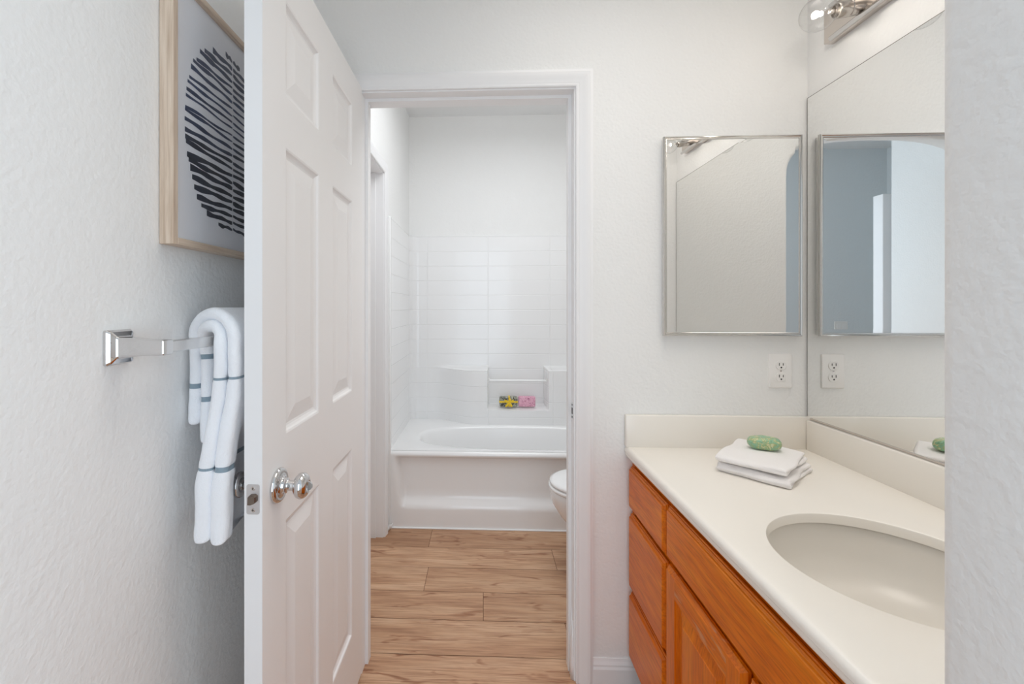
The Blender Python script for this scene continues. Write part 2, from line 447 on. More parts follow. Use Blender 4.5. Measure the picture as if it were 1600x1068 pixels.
# doorway in the left wall of the bath compartment
fl = thing('trim_2', 'white casing and jamb of the side doorway left of the tub', 'door frame', (LX, LY1, 0), kind='structure')
obj('casing', casing(lambda a, z, d: Vector((LX+d, a, z)), LY0, LY1, LZ), 'trim', fl, smooth=True, auto=25)
bm = B(LX-.115, LX, LY0-.018, LY0, 0, LZ+.018); box(bm, LX-.115, LX, LY1, LY1+.018, 0, LZ+.018); box(bm, LX-.115, LX, LY0, LY1, LZ, LZ+.018)
obj('jamb', bm, 'trim', fl)
bm = B(LX-.075, LX-.04, LY1-.011, LY1, 0, LZ, bev=.002); box(bm, LX-.075, LX-.04, LY0, LY0+.011, 0, LZ, bev=.002)
obj('door_stop', bm, 'trim', fl)
strike(fl, LX-.095, LY1, .955, (0, -1, 0), (1, 0, 0))
bm = bmesh.new()
for k in range(7):
    a = random.uniform(-.012, .012); tube(bm, [(LX+.006+a*.3, LY1+.062+.003*k, .002), (LX+.014+.002*k, LY1+.066+.003*k, .02+.004*(k % 3)), (LX+.018+.003*k, LY1+.066+.003*k, .03+.005*(k % 4))], [.007, .006, .002], 8)
obj('loose_caulk', bm, 'caulk', fl, smooth=True)

# baseboards
BB = [(0, 0), (.013, 0), (.013, .052), (.010, .060), (.010, .066), (.006, .076), (.004, .084), (0, .084)]
bm = bmesh.new(); extrude_profile(bm, BB, lambda a, b, t: Vector((t, D-a, b)), OX1+.062, .575)
struct('baseboard_back', bm, 'trim', 'white baseboard between the door casing and the vanity', 'baseboard')
bm = bmesh.new(); extrude_profile(bm, BB, lambda a, b, t: Vector((XL+a, t, b)), -.10, D)
struct('baseboard_left', bm, 'trim', 'white baseboard along the left wall', 'baseboard')

# ------------------------------------------------------------------ six-panel door, standing open at a right angle
DY0, DY1, DXF, DT, DZ0, DZ1 = .835, 1.541, -.4185, .035, .014, 2.035
PANELS = [(ya, yb, za, zb) for ya, yb in ((.102, .297), (.402, .588)) for za, zb in ((.222, .824), (1.008, 1.617), (1.727, 1.930))]
PLOOP = [(0, 0), (.004, .0015), (.007, .0055), (.012, .0085), (.017, .0095), (.022, .0085), (.050, .0028), (.053, .0022)]
def door_face(bm, f, w_, z0, z1, panels):
    ys = sorted({0, w_} | {p[0] for p in panels} | {p[1] for p in panels}); zs = sorted({z0, z1} | {p[2] for p in panels} | {p[3] for p in panels})
    for a, b in zip(ys, ys[1:]):
        for c, d in zip(zs, zs[1:]):
            if any(p[0] <= a and b <= p[1] and p[2] <= c and d <= p[3] for p in panels): continue
            bm.faces.new([bm.verts.new(f(*q, 0)) for q in ((a, c), (b, c), (b, d), (a, d))])
    for (a, b, c, d) in panels:
        rings = [[f(a+i, c+i, e), f(b-i, c+i, e), f(b-i, d-i, e), f(a+i, d-i, e)] for i, e in PLOOP]
        loft(bm, rings, False, True)
def door_slab(f_front, f_back, w_, z0, z1, panels):
    bm = bmesh.new(); door_face(bm, f_front, w_, z0, z1, panels); door_face(bm, f_back, w_, z0, z1, panels)
    for q in (((0, z0), (0, z1)), ((w_, z0), (w_, z1)), ((0, z0), (w_, z0)), ((0, z1), (w_, z1))):
        (a, b), (c, d) = q
        bm.faces.new([bm.verts.new(p) for p in (f_front(a, b, 0), f_front(c, d, 0), f_back(c, d, 0), f_back(a, b, 0))])
    bmesh.ops.remove_doubles(bm, verts=bm.verts, dist=1e-5)
    return bm
dr = thing('door_1', 'white six-panel door standing open in front of the left wall', 'door', (DXF-DT/2, DY1, 0), kind='structure')
bm = door_slab(lambda a, z, d: Vector((DXF-d, DY0+a, z)), lambda a, z, d: Vector((DXF-DT+d, DY0+a, z)), DY1-DY0, DZ0, DZ1, PANELS)
obj('door_slab', bm, 'door', dr)
KY, KZ = .898, .914
def knob(side):
    x = DXF if side > 0 else DXF-DT
    bm = bmesh.new()
    k = .85 if side < 0 else 1
    prof = [(.0335, 0), (.0350, .002), (.0350, .005), (.0325, .0085), (.029, .0105), (.0270, .0100), (.0180, .0110), (.0155, .014), (.0150, .0200), (.0115, .0215), (.0105, .024), (.0105, .034*k+.002), (.0130, .036*k+.001), (.0190, .039*k), (.0245, .0445*k), (.0262, .050*k), (.0250, .056*k), (.0205, .0610*k), (.0150, .0635*k), (.0100, .0640*k), (.0085, .0628*k), (.0001, .0628*k)]
    lathe(bm, (x, KY, KZ), (side, 0, 0), prof, 48)
    o = obj('door_knob', bm, 'chrome', dr, smooth=True, auto=50)
    bm = bmesh.new()
    if side > 0:
        tip = x + .0628
        loft(bm, [[(tip, KY-.003, KZ-.009), (tip, KY+.003, KZ-.009), (tip, KY+.003, KZ+.009), (tip, KY-.003, KZ+.009)], [(tip+.006, KY-.0022, KZ-.0075), (tip+.006, KY+.0022, KZ-.0075), (tip+.006, KY+.0022, KZ+.0075), (tip+.006, KY-.0022, KZ+.0075)], [(tip+.010, KY-.001, KZ-.0035), (tip+.010, KY+.001, KZ-.0035), (tip+.010, KY+.001, KZ+.0035), (tip+.010, KY-.001, KZ+.0035)]])
        obj('thumb_turn', bm, 'chrome', o)
    else:
        tip = x - .0628*k
        box(bm, tip-.0008, tip, KY-.001, KY+.001, KZ-.005, KZ+.005)
        obj('keyhole', bm, 'slot', o)
knob(1); knob(-1)
LXc = DXF-DT/2; LZc = .912
fL = lambda a, b, t: Vector((LXc+a, DY0-t, LZc+b))
bm = bmesh.new(); extrude_profile(bm, rrect(.0125, .0285, .004), fL, -.001, .0012)
lp = obj('latch_plate', bm, 'steel_plate', dr)
bm = bmesh.new(); hexa = [(-.009, -.0095), (.005, -.0065), (.0095, -.002), (.0095, .008), (.006, .011), (-.003, .0105), (-.0085, .006)]
loft(bm, [[fL(a, b, .001) for a, b in hexa], [fL(a*.9, b*.9, .007) for a, b in hexa], [fL(a*.45+.003, b*.8, .010) for a, b in hexa]])
obj('latch_bolt', bm, 'bolt', lp)
for s in (-1, 1):
    bm = bmesh.new(); lathe(bm, fL(0, s*.0205, .0011), (0, -1, 0), [(.0042, 0), (.0034, .0007), (.0001, .0007)], 18)
    c_ = fL(0, s*.0205, .0018)
    box(bm, c_.x-.0022, c_.x+.0022, c_.y-.0004, c_.y, c_.z-.0005, c_.z+.0005, mat=1); box(bm, c_.x-.0005, c_.x+.0005, c_.y-.0004, c_.y, c_.z-.0022, c_.z+.0022, mat=1)
    obj('screw', bm, ['nickel', 'slot'], lp)
# closed door of the side doorway
bm = door_slab(lambda a, z, d: Vector((LX-.078-d, LY0+.003+a, z)), lambda a, z, d: Vector((LX-.113+d, LY0+.003+a, z)), LY1-LY0-.006, .012, LZ-.004, [(p[0]*.9, p[1]*.9, p[2], p[3]) for p in PANELS])
struct('door_2', bm, 'door', 'white panel door in the side doorway left of the tub', 'door')

# ------------------------------------------------------------------ towel bar and towel
TB_Y, TB_Z, TB_X = .710, 1.212, -.525
tb = thing('towel_bar', 'chrome square towel bar fixed to the left wall', 'towel bar', (XL, TB_Y, TB_Z))
def tb_post(y):
    bm = bmesh.new(); q = lambda hy, hz, x, r: [Vector((XL+x, y+a, TB_Z+b)) for a, b in rrect(hy, hz, r, 3)]
    loft(bm, [q(.0265, .0285, 0, .004), q(.0265, .0285, .005, .004), q(.0235, .0255, .010, .004), q(.017, .0185, .0135, .004), q(.0155, .017, .016, .004), q(.0125, .0135, .050, .003), q(.0120, .0125, .086, .003), q(.011, .0115, .088, .003)])
    return obj('post', bm, 'chrome', tb, smooth=True, auto=25)
tb_post(TB_Y); tb_post(TB_Y+.61)
obj('bar', B(TB_X-.0085, TB_X+.0085, TB_Y+.009, TB_Y+.601, TB_Z-.0095, TB_Z+.0095, bev=.0015), 'satin', tb)

def sheet(bm, path, t0f, t1f, to3, stripes=(), mstripe=1, hfun=None, nt=26):
    """a soft folded slab: path = list of (a, b, half) in the fold plane, swept across t with round edges"""
    n = len(path); rings = []; ln = [0]
    for i in range(1, n): ln.append(ln[-1] + math.hypot(path[i][0]-path[i-1][0], path[i][1]-path[i-1][1]))
    for i, (a, b, h) in enumerate(path):
        p0 = path[max(i-1, 0)]; p1 = path[min(i+1, n-1)]
        ta, tb_ = p1[0]-p0[0], p1[1]-p0[1]; L = math.hypot(ta, tb_) or 1
        na, nb = -tb_/L, ta/L
        t0, t1 = t0f(ln[i]), t1f(ln[i]); r = max(h, .004)
        loop = []
        for k in range(nt+1):                                   # one face
            t = t0 + r + (t1-t0-2*r)*((k/nt)**1.6); loop.append((t, 1.0))
        for k in range(1, 8): loop.append((t1 - r + r*math.sin(PI*k/8), math.cos(PI*k/8)))
        for k in range(nt+1):
            t = t0 + r + (t1-t0-2*r)*(((nt-k)/nt)**1.6); loop.append((t, -1.0))
        for k in range(1, 8): loop.append((t0 + r - r*math.sin(PI*k/8), -math.cos(PI*k/8)))
        ring = []
        for t, s in loop:
            hh = h*(hfun(ln[i], t) if hfun else 1)
            ring.append(to3(a + na*hh*s, b + nb*hh*s, t))
        rings.append(ring)
    vr = [[bm.verts.new(p) for p in r_] for r_ in rings]; m_ = len(vr[0])
    for i in range(n-1):
        mid = (ln[i]+ln[i+1])/2; mi = mstripe if any(abs(mid-s) < .0036 for s in stripes) else 0
        for k in range(m_):
            j = (k+1) % m_; f = bm.faces.new((vr[i][k], vr[i][j], vr[i+1][j], vr[i+1][k])); f.material_index = mi
    bm.faces.new(vr[0][::-1]); bm.faces.new(vr[-1])
def drape(xb, xf, zb0, zf0, ztop, h, stripe_z_f=(), stripe_z_b=(), step=.005):
    """path from the hem behind the bar, over the bar, down the front; z measured on the centre line"""
    pts = []
    z = zb0
    R = (xf-xb)/2; cx = (xf+xb)/2; zc = ztop - R*.85
    while z < zc: pts.append((xb, z)); z += step
    for k in range(25):
        a = PI - PI*k/24; pts.append((cx + R*math.cos(a), zc + R*.85*math.sin(a)))
    z = zc - step
    while z > zf0: pts.append((xf, z)); z -= step
    L = [0]
    for i in range(1, len(pts)): L.append(L[-1] + math.hypot(pts[i][0]-pts[i-1][0], pts[i][1]-pts[i-1][1]))
    nb = len([0 for p in pts if p[0] == xb])
    st = []
    for zz in stripe_z_b: st.append(zz - zb0)
    front0 = L[-1]
    for zz in stripe_z_f: st.append(L[-1] - (zz - zf0))
    out = []
    for i, (a, b) in enumerate(pts):
        e = min(L[i], L[-1]-L[i]); hh = h*(math.sqrt(max(0.02, 1-(1-min(1, e/(h*1.1)))**2)))
        for s in st: hh *= 1 - .22*math.exp(-((L[i]-s)/.0055)**2)
        out.append((a, b, hh))
    return out, st, L[-1]
tw_r = [0]
def towel():
    bm = bmesh.new()
    TOP = 1.205
    def lean(front_y, dx_low):
        def f(a, b, t):
            low = (ss(1.17, .90, b) if a > TB_X else 0)*(1 + .15*ss(.9, .82, b))
            y_ = t
            pinch = ss(.860, .885, y_)*ss(1.06, .96, b)          # the door knob presses the hanging cloth back
            x = a
            if a > TB_X:
                x = a + dx_low*low
                x = x + (front_y - x)*pinch*.85
            nz = noise.noise(Vector((x*22, y_*17, b*9)))*.0035 + noise.noise(Vector((x*60, y_*55, b*40)))*.0012
            return Vector((x + nz, y_ + noise.noise(Vector((b*11, a*30, 3.3)))*.004 - .006*low, b + noise.noise(Vector((y_*14, a*20, 8)))*.003))
        return f
    def fat(L):
        def f(l, t):
            g = ss(L-.36, L-.05, l)
            return (1 + .34*g)*(1 - .42*ss(.858, .885, t)*ss(L-.26, L-.16, l))
        return f
    p, st, L = drape(-.5545, -.5025, 1.004, .826, 1.240, .0122, (1.139, .968), (1.178, 1.095))
    sheet(bm, p, lambda s: .868-.042*ss(.17, .31, s), lambda s: 1.15, lean(-.552, -.027), st, hfun=fat(L))
    p, st, L = drape(-.5800, -.4765, 1.040, .822, 1.264, .0126, (1.139, .968), (1.12,))
    sheet(bm, p, lambda s: .872-.044*ss(.17, .33, s), lambda s: 1.15, lean(-.530, -.023), st, hfun=fat(L))
    o = obj('bath_towel', bm, ['towel', 'stripe'], smooth=True)
    md = o.modifiers.new('s', 'SUBSURF'); md.levels = 1; md.render_levels = 1
    tag(o, 'white terry towel with blue-grey bands hanging on the towel bar', 'towel')
towel()

# ------------------------------------------------------------------ framed picture
PY0, PY1, PZ0, PZ1, PXF = .806, 1.246, 1.395, 1.912, -.572
pic = thing('framed_picture', 'pale wood framed print of dark brush strokes hanging on the left wall', 'picture', (XL, (PY0+PY1)/2, PZ0))
fw = .0135
for nm, mt, q in (('frame_side', 'frame_v', (PY0, PY0+fw, PZ0, PZ1)), ('frame_side', 'frame_v', (PY1-fw, PY1, PZ0, PZ1)), ('frame_rail', 'frame_h', (PY0+fw, PY1-fw, PZ0, PZ0+fw)), ('frame_rail', 'frame_h', (PY0+fw, PY1-fw, PZ1-fw, PZ1))):
    obj(nm, B(XL+.001, PXF, q[0], q[1], q[2], q[3], bev=.0008, seg=1), mt, pic)
obj('backing_board', B(XL+.0005, XL+.010, PY0+fw, PY1-fw, PZ0+fw, PZ1-fw), 'backing', pic)
def art():
    XA = -.5825
    bm = bmesh.new(); lay = bm.faces.layers.float.new('ink')
    box(bm, XA-.006, XA, PY0+fw, PY1-fw, PZ0+fw, PZ1-fw)
    ya = 1.021; zc = 1.640
    rnd = random.Random(5)
    NS = 26
    OV = [(1.87, .0), (1.852, .016), (1.838, .06), (1.825, .09), (1.814, .109), (1.774, .14), (1.742, .152), (1.712, .161), (1.679, .165), (1.64, .167), (1.61, .165), (1.586, .161), (1.563, .154), (1.534, .144), (1.505, .130), (1.489, .115), (1.470, .093), (1.455, .047), (1.44, .02)]
    lay = bm.faces.layers.float.get('ink')
    for side in (-1, 1):
        for k in range(NS):
            u = (k+.5)/NS
            zA = 1.856 - u*.406 + rnd.uniform(-.0012, .0012)
            hw = 0
            for (za, ha), (zb, hb) in zip(OV, OV[1:]):
                if zb <= zA <= za: hw = hb + (ha-hb)*(zA-zb)/(za-zb)
            s0 = 0
            slope = rnd.uniform(-.004, .005)
            n = 14; th = .0036 + .0010*math.sin(u*9+1) + .0008*u + rnd.uniform(-.0005, .0007)
            top, bot = [], []
            amp = rnd.uniform(.0006, .0013); ph = rnd.uniform(0, 6)
            for i in range(n+1):
                s = s0 + (1-s0)*i/n
                y = ya + side*(.0015 + hw*s)
                z = zA + (slope if side < 0 else -.007 + slope)*s + amp*math.sin(ph + s*9)
                t2 = th*(.72 + .35*math.sin(ph*2 + s*6.5)**2)*(1.25 if s > .6 else 1)
                if i == 0: t2 *= .7
                top.append(bm.verts.new((XA+.0003, y, z+t2))); bot.append(bm.verts.new((XA+.0003, y, z-t2)))
            val = max(0, min(1, (1-u)*1.05 - .08 + rnd.uniform(-.08, .08)))
            for i in range(n):
                f = bm.faces.new((bot[i], bot[i+1], top[i+1], top[i]) if side > 0 else (bot[i+1], bot[i], top[i], top[i+1])); f.material_index = 1; f[lay] = val
    return bm
obj('art_print', art(), ['paper', 'ink'], pic, recalc=False)
obj('glazing', B(-.5805, -.5790, PY0+fw, PY1-fw, PZ0+fw, PZ1-fw), 'glass', pic)

# ------------------------------------------------------------------ bathtub with moulded surround
TY0, TY1, TX1, TZ = 2.572, 3.335, 1.05, .443
XT0 = LX+.002
bt = thing('bathtub', 'white one-piece bathtub with moulded tile surround', 'bathtub', (.2, TY0, 0))
def tub_body():
    bm = bmesh.new()
    # apron: recessed panel whose left edge slants
    xs = [XT0 + (TX1-XT0)*i/120 for i in range(121)]
    prof_z = [0, .03, .08, .105, .115, .125, .135, .145, .155, .165, .18, .22, .28, .34, .39, .400, .408, .415, .422, .430, .436, .440, .4425]
    def yy(x, z):
        rec = ss(.110, .185, z)*(1-ss(.392, .418, z))
        xl = XT0 + .052 + (.40-z)*.11
        m = ss(xl-.010, xl+.012, x)
        y = TY0 + .034*rec*m + .012*(1-ss(0, .3, z))*0
        if z > .42: y = TY0 + .0235*(1-math.sqrt(max(0, 1-((z-.42)/.0235)**2)))
        return y
    rings = [[Vector((x, yy(x, z), z)) for x in xs] for z in prof_z]
    # deck: continue from the apron's top edge back to the wall with an oval basin
    loft(bm, rings, False, False, closed=False)
    cx, cyy = (XT0+TX1)/2, 2.898
    N = 160
    def rect_pt(a):
        c_, s_ = math.cos(a), math.sin(a); hx, hy = (TX1-XT0)/2, (TY1-TY0)/2
        x0 = (XT0+TX1)/2; y0 = (TY0+.0185+TY1)/2; hy = (TY1-TY0-.0185)/2
        k = min(hx/abs(c_) if abs(c_) > 1e-9 else 1e9, hy/abs(s_) if abs(s_) > 1e-9 else 1e9)
        return x0 + c_*k, y0 + s_*k
    def oval(a, hx, hy, e, ox=0, oy=0):
        c_, s_ = math.cos(a), math.sin(a)
        return cx+ox + hx*math.copysign(abs(c_)**(2/e), c_), cyy+oy + hy*math.copysign(abs(s_)**(2/e), s_)
    def ang(k):
        return 2*PI*k/N
    r_ = []
    def rp(k, z):  # rectangle perimeter point matched to the oval's parameter
        x, y = oval(ang(k), 1, 1, 2.5); return Vector((*rect_pt(math.atan2((y-cyy)*(TY1-TY0)/2, (x-cx)*(TX1-XT0)/2)), z))
    r_.append([rp(k, TZ) for k in range(N)])
    for hx, hy, e, z in ((.676, .276, 2.5, TZ+.001), (.664, .267, 2.5, TZ-.002), (.655, .259, 2.5, TZ-.009), (.645, .252, 2.5, TZ-.022), (.62, .240, 2.5, TZ-.09), (.58, .222, 2.5, TZ-.22), (.54, .206, 2.5, TZ-.32), (.50, .185, 2.5, TZ-.36), (.42, .14, 2.4, TZ-.372), (.2, .07, 2.2, TZ-.376)):
        r_.append([Vector((*oval(ang(k), hx, hy, e), z)) for k in range(N)])
    loft(bm, r_, False, True)
    return bm
obj('tub', tub_body(), 'acrylic', bt, smooth=True, auto=50)
def uniq(v): 
    v = sorted(v); o = [v[0]]
    for a in v[1:]:
        if a-o[-1] > 1e-5: o.append(a)
    return o
NX0, NX1, NZ0, ZSH = .041, .458, .556, .834
def surround():
    bm = bmesh.new(); uv = bm.loops.layers.uv.new('UVMap')
    YW = YB - .012
    def edge(c, w=.008): return [c-w, c-w*.5, c, c+w*.5, c+w]
    xs = [LX+.012 + (TX1-LX-.012)*i/70 for i in range(71)] + edge(NX0) + edge(NX1) + [LX+.02, LX+.03, LX+.045]
    zs = [.440 + (1.80-.440)*i/56 for i in range(57)] + edge(NZ0, .009) + edge(ZSH, .010)
    xs, zs = uniq(xs), uniq(zs)
    def dep(x, z):
        mx = ss(-.36, -.06, x)
        sz = 1 - ss(ZSH-.010, ZSH+.010, z)
        nx = ss(NX0-.008, NX0+.008, x)*(1-ss(NX1-.008, NX1+.008, x)); nz = ss(NZ0-.009, NZ0+.009, z)
        d = .155*mx*sz*(1-nx*nz)
        cr = .06; dx = x-(LX+.012)                               # coved corner at the left
        if dx < cr: d = max(d, cr - math.sqrt(max(0, cr*cr-(cr-dx)**2)))
        return d
    g = [[bm.verts.new((x, YW - dep(x, z), z)) for x in xs] for z in zs]
    def quad(vs_, uvs):
        f = bm.faces.new(vs_)
        for l, q in zip(f.loops, uvs): l[uv].uv = q
    U = lambda x: x - NX0 + .4535*6; V = lambda z: z - 1.796 + .1085*30
    for i in range(len(zs)-1):
        for j in range(len(xs)-1):
            q = ((j, i), (j+1, i), (j+1, i+1), (j, i+1))
            quad([g[b][a] for a, b in q], [(U(xs[a]), V(zs[b])) for a, b in q])
    # left panel, joined to the cove, with a front flange
    ys = uniq([TY0 + .02 + (YW-.06-TY0-.02)*i/24 for i in range(25)])
    gl = [[bm.verts.new((LX+.012, y, z)) for y in ys] for z in zs]
    for i in range(len(zs)-1):
        for j in range(len(ys)-1):
            q = ((j, i), (j+1, i), (j+1, i+1), (j, i+1))
            quad([gl[b][a] for a, b in q], [(V(0)+ys[a]-.13, V(zs[b])) for a, b in q])
        # strip to the cove's first column
        q = [gl[i][-1], g[i][0], g[i+1][0], gl[i+1][-1]]
        quad(q, [(9.2, V(zs[i])), (9.25, V(zs[i])), (9.25, V(zs[i+1])), (9.2, V(zs[i+1]))])
    # thickness at the top edges
    top = [bm.verts.new((x, YB-.001, 1.802)) for x in xs]
    for j in range(len(xs)-1): quad([g[-1][j], g[-1][j+1], top[j+1], top[j]], [(9.2, V(1.75))]*4)
    tl = [bm.verts.new((LX+.001, y, 1.802)) for y in ys]
    for j in range(len(ys)-1): quad([gl[-1][j], gl[-1][j+1], tl[j+1], tl[j]], [(9.2, V(1.75))]*4)
    return bm
so = obj('tile_surround', surround(), 'tile', bt, smooth=True, auto=45, recalc=True)
bm = B(LX+.001, LX+.019, TY0-.004, TY0+.022, 0.0, 1.802, bev=.005, seg=3)
obj('front_flange', bm, 'acrylic', bt, smooth=True, auto=40)
bm = bmesh.new(); tube(bm, [(NX0+.004, 3.205, .752), (NX1-.004, 3.205, .752)], .0085, 16)
wb = obj('wash_bar', bm, 'acrylic', bt, smooth=True, auto=40)
for x, s in ((NX0+.0045, 1), (NX1-.0045, -1)): obj('socket', lathe(bmesh.new(), (x, 3.193, .764), (s, 0, 0), [(.0075, 0), (.0075, .0025), (.0001, .0025)], 14), 'nickel', wb)
bm = bmesh.new(); tube(bm, [(LX+.02, TY0-.003, .003), (1.05, TY0-.003, .003)], .005, 8)
obj('caulk_bead', bm, 'caulk', bt)

# soaps in the niche
def soap_box(x0, x1, y0, y1, z0, z1, bev): return B(x0, x1, y0, y1, z0, z1, bev=bev, seg=4)
SZ = NZ0+.008
s1 = thing('wrapped_soap', 'black and white patterned soap tied with a yellow ribbon in the niche', 'soap', (.187, 3.225, SZ), group='wrapped soaps in the tub niche')
obj('wrapper', soap_box(.121, .250, 3.205, 3.250, SZ, SZ+.072, .012), 'bw_soap', s1, smooth=True)
bm = bmesh.new(); xc = .190; yf = 3.203
box(bm, xc-.006, xc+.006, yf-.001, 3.252, SZ+.001, SZ+.0735, bev=.001); box(bm, .1195, .2515, yf-.001, 3.252, SZ+.030, SZ+.042, bev=.001)
for a, L in ((20, .034), (160, .036), (78, .026), (232, .05), (300, .045)):
    d = Vector((math.cos(math.radians(a)), 0, math.sin(math.radians(a)))); p = Vector((xc, yf-.004, SZ+.036)); n_ = Vector((-d.z, 0, d.x))
    L2 = min(L, abs((SZ+.003-p.z)/d.z)) if d.z < 0 else L
    loft(bm, [[p + d*t + n_*w_ + Vector((0, -.004 - .006*math.sin(t/L2*PI), 0)), p + d*t - n_*w_ + Vector((0, -.004 - .006*math.sin(t/L2*PI), 0)), p + d*t - n_*w_ + Vector((0, -.001 - .006*math.sin(t/L2*PI), 0)), p + d*t + n_*w_ + Vector((0, -.001 - .006*math.sin(t/L2*PI), 0))] for t, w_ in ((0, .004), (L2*.35, .007), (L2*.7, .0075), (L2, .006))])
lathe(bm, (xc, yf-.002, SZ+.036), (0, -1, 0), [(.010, 0), (.011, .004), (.007, .009), (.0001, .010)], 14)
obj('ribbon', bm, 'ribbon', s1)
s2 = obj('wrapped_soap', soap_box(.256, .377, 3.208, 3.250, SZ, SZ+.074, .010), 'pink_soap', smooth=True)
tag(s2, 'pink patterned wrapped soap in the niche beside the ribboned one', 'soap', 'wrapped soaps in the tub niche')

# ------------------------------------------------------------------ toilet
to = thing('toilet', 'white toilet whose bowl front shows behind the right door jamb', 'toilet', (.68, 2.19, 0))
TXC, TYC = .545, 2.19
def egg(x0, x1, hw, z, n=48, e=2.15):
    """outline with the front at x0 (towards -x)"""
    cx = x0 + (x1-x0)*.52; out = []
    for k in range(n):
        a = 2*PI*k/n; c_, s_ = math.cos(a), math.sin(a)
        hx = (x1-cx) if c_ > 0 else (cx-x0); ee = 2.6 if c_ > 0 else e
        out.append(Vector((cx + hx*math.copysign(abs(c_)**(2/ee), c_), TYC + hw*math.copysign(abs(s_)**(2/ee), s_), z)))
    return out
bm = bmesh.new()
loft(bm, [egg(.46, .98, .105, 0), egg(.455, .98, .105, .03), egg(.475, .97, .095, .08), egg(.47, .95, .10, .15), egg(.43, .93, .125, .21), egg(.375, .90, .155, .27), egg(.338, .87, .175, .33), egg(.328, .85, .182, .37), egg(.328, .85, .183, .392), egg(.334, .845, .178, .400), egg(.375, .80, .14, .398), egg(.40, .76, .115, .35), egg(.46, .70, .06, .24)])
obj('bowl', bm, 'porcelain', to, smooth=True, auto=60)
bm = bmesh.new(); loft(bm, [egg(.327, .80, .181, .402), egg(.321, .81, .186, .408), egg(.321, .81, .186, .416), egg(.327, .80, .181, .420)])
obj('seat', bm, 'porcelain', to, smooth=True, auto=60)
bm = bmesh.new(); loft(bm, [egg(.330, .80, .179, .4235), egg(.326, .80, .183, .428), egg(.328, .80, .181, .437), egg(.345, .79, .168, .443), egg(.42, .74, .10, .446)])
obj('lid', bm, 'porcelain', to, smooth=True, auto=60)
obj('tank', B(.845, 1.045, 1.99, 2.39, .40, .74, bev=.02, seg=3), 'porcelain', to, smooth=True, auto=40)
tl_ = obj('tank_lid', B(.835, 1.05, 1.98, 2.40, .742, .775, bev=.010, seg=3), 'porcelain', to, smooth=True, auto=40)

# ------------------------------------------------------------------ vanity
CZ0, CZ1, CXF = .771, .8075, .481
VY0, VY1 = AY1+.002, D-.002
vn = thing('vanity_cabinet', 'honey oak vanity cabinet under the white counter', 'cabinet', (.8, 1.0, 0))
VXF = .508
bm = B(VXF+.02, XR-.001, VY1-.016, VY1, .10, CZ0-.001); box(bm, VXF+.02, XR-.001, VY0, VY0+.016, .10, CZ0-.001); box(bm, VXF+.02, XR-.001, VY0, VY1, .10, .116)
box(bm, XR-.012, XR-.001, VY0, VY1, .10, CZ0-.001); box(bm, VXF+.07, VXF+.09, VY0, VY1, 0, .10)
obj('carcass', bm, 'cab_in', vn)
# face frame: stiles and rails
for y0, y1 in ((VY1-.034, VY1), (1.198, 1.250), (VY0, VY0+.03)): obj('frame_stile', B(VXF, VXF+.02, y0, y1, .10, CZ0-.001, bev=.001, seg=1), 'oak_v', vn)
bm = bmesh.new()
for z0, z1 in ((.10, .125), (.585-.03, .625), (.735, CZ0-.001)): box(bm, VXF+.0005, VXF+.02, VY0, VY1-.034, z0, z1)
for z0, z1 in ((.325-.02, .36),): box(bm, VXF+.0005, VXF+.02, 1.25, VY1-.034, z0, z1)
box(bm, VXF+.012, VXF+.02, VY0, VY1-.03, .10, CZ0-.001)
obj('face_frame', bm, 'oak_h', vn)
def stepped_front(y0, y1, z0, z1, x0=.4875, t=.0195):
    """overlay front with a stepped moulded edge all round"""
    bm = bmesh.new(); f = lambda i, x: [Vector((x, y0+i, z0+i)), Vector((x, y1-i, z0+i)), Vector((x, y1-i, z1-i)), Vector((x, y0+i, z1-i))]
    loft(bm, [f(.004, x0+t), f(0, x0+t-.003), f(0, x0+.0125), f(.0025, x0+.011), f(.0025, x0+.0085), f(.005, x0+.0075), f(.0075, x0+.005), f(.0085, x0+.0018), f(.0105, x0)])
    return bm
for z0, z1 in ((.606, .745), (.343, .588), (.108, .325)): obj('drawer_front', stepped_front(1.232, 1.524, z0, z1), 'oak_h', vn)
obj('false_front', stepped_front(VY0+.012, 1.2195, .611, .748), 'oak_h', vn)
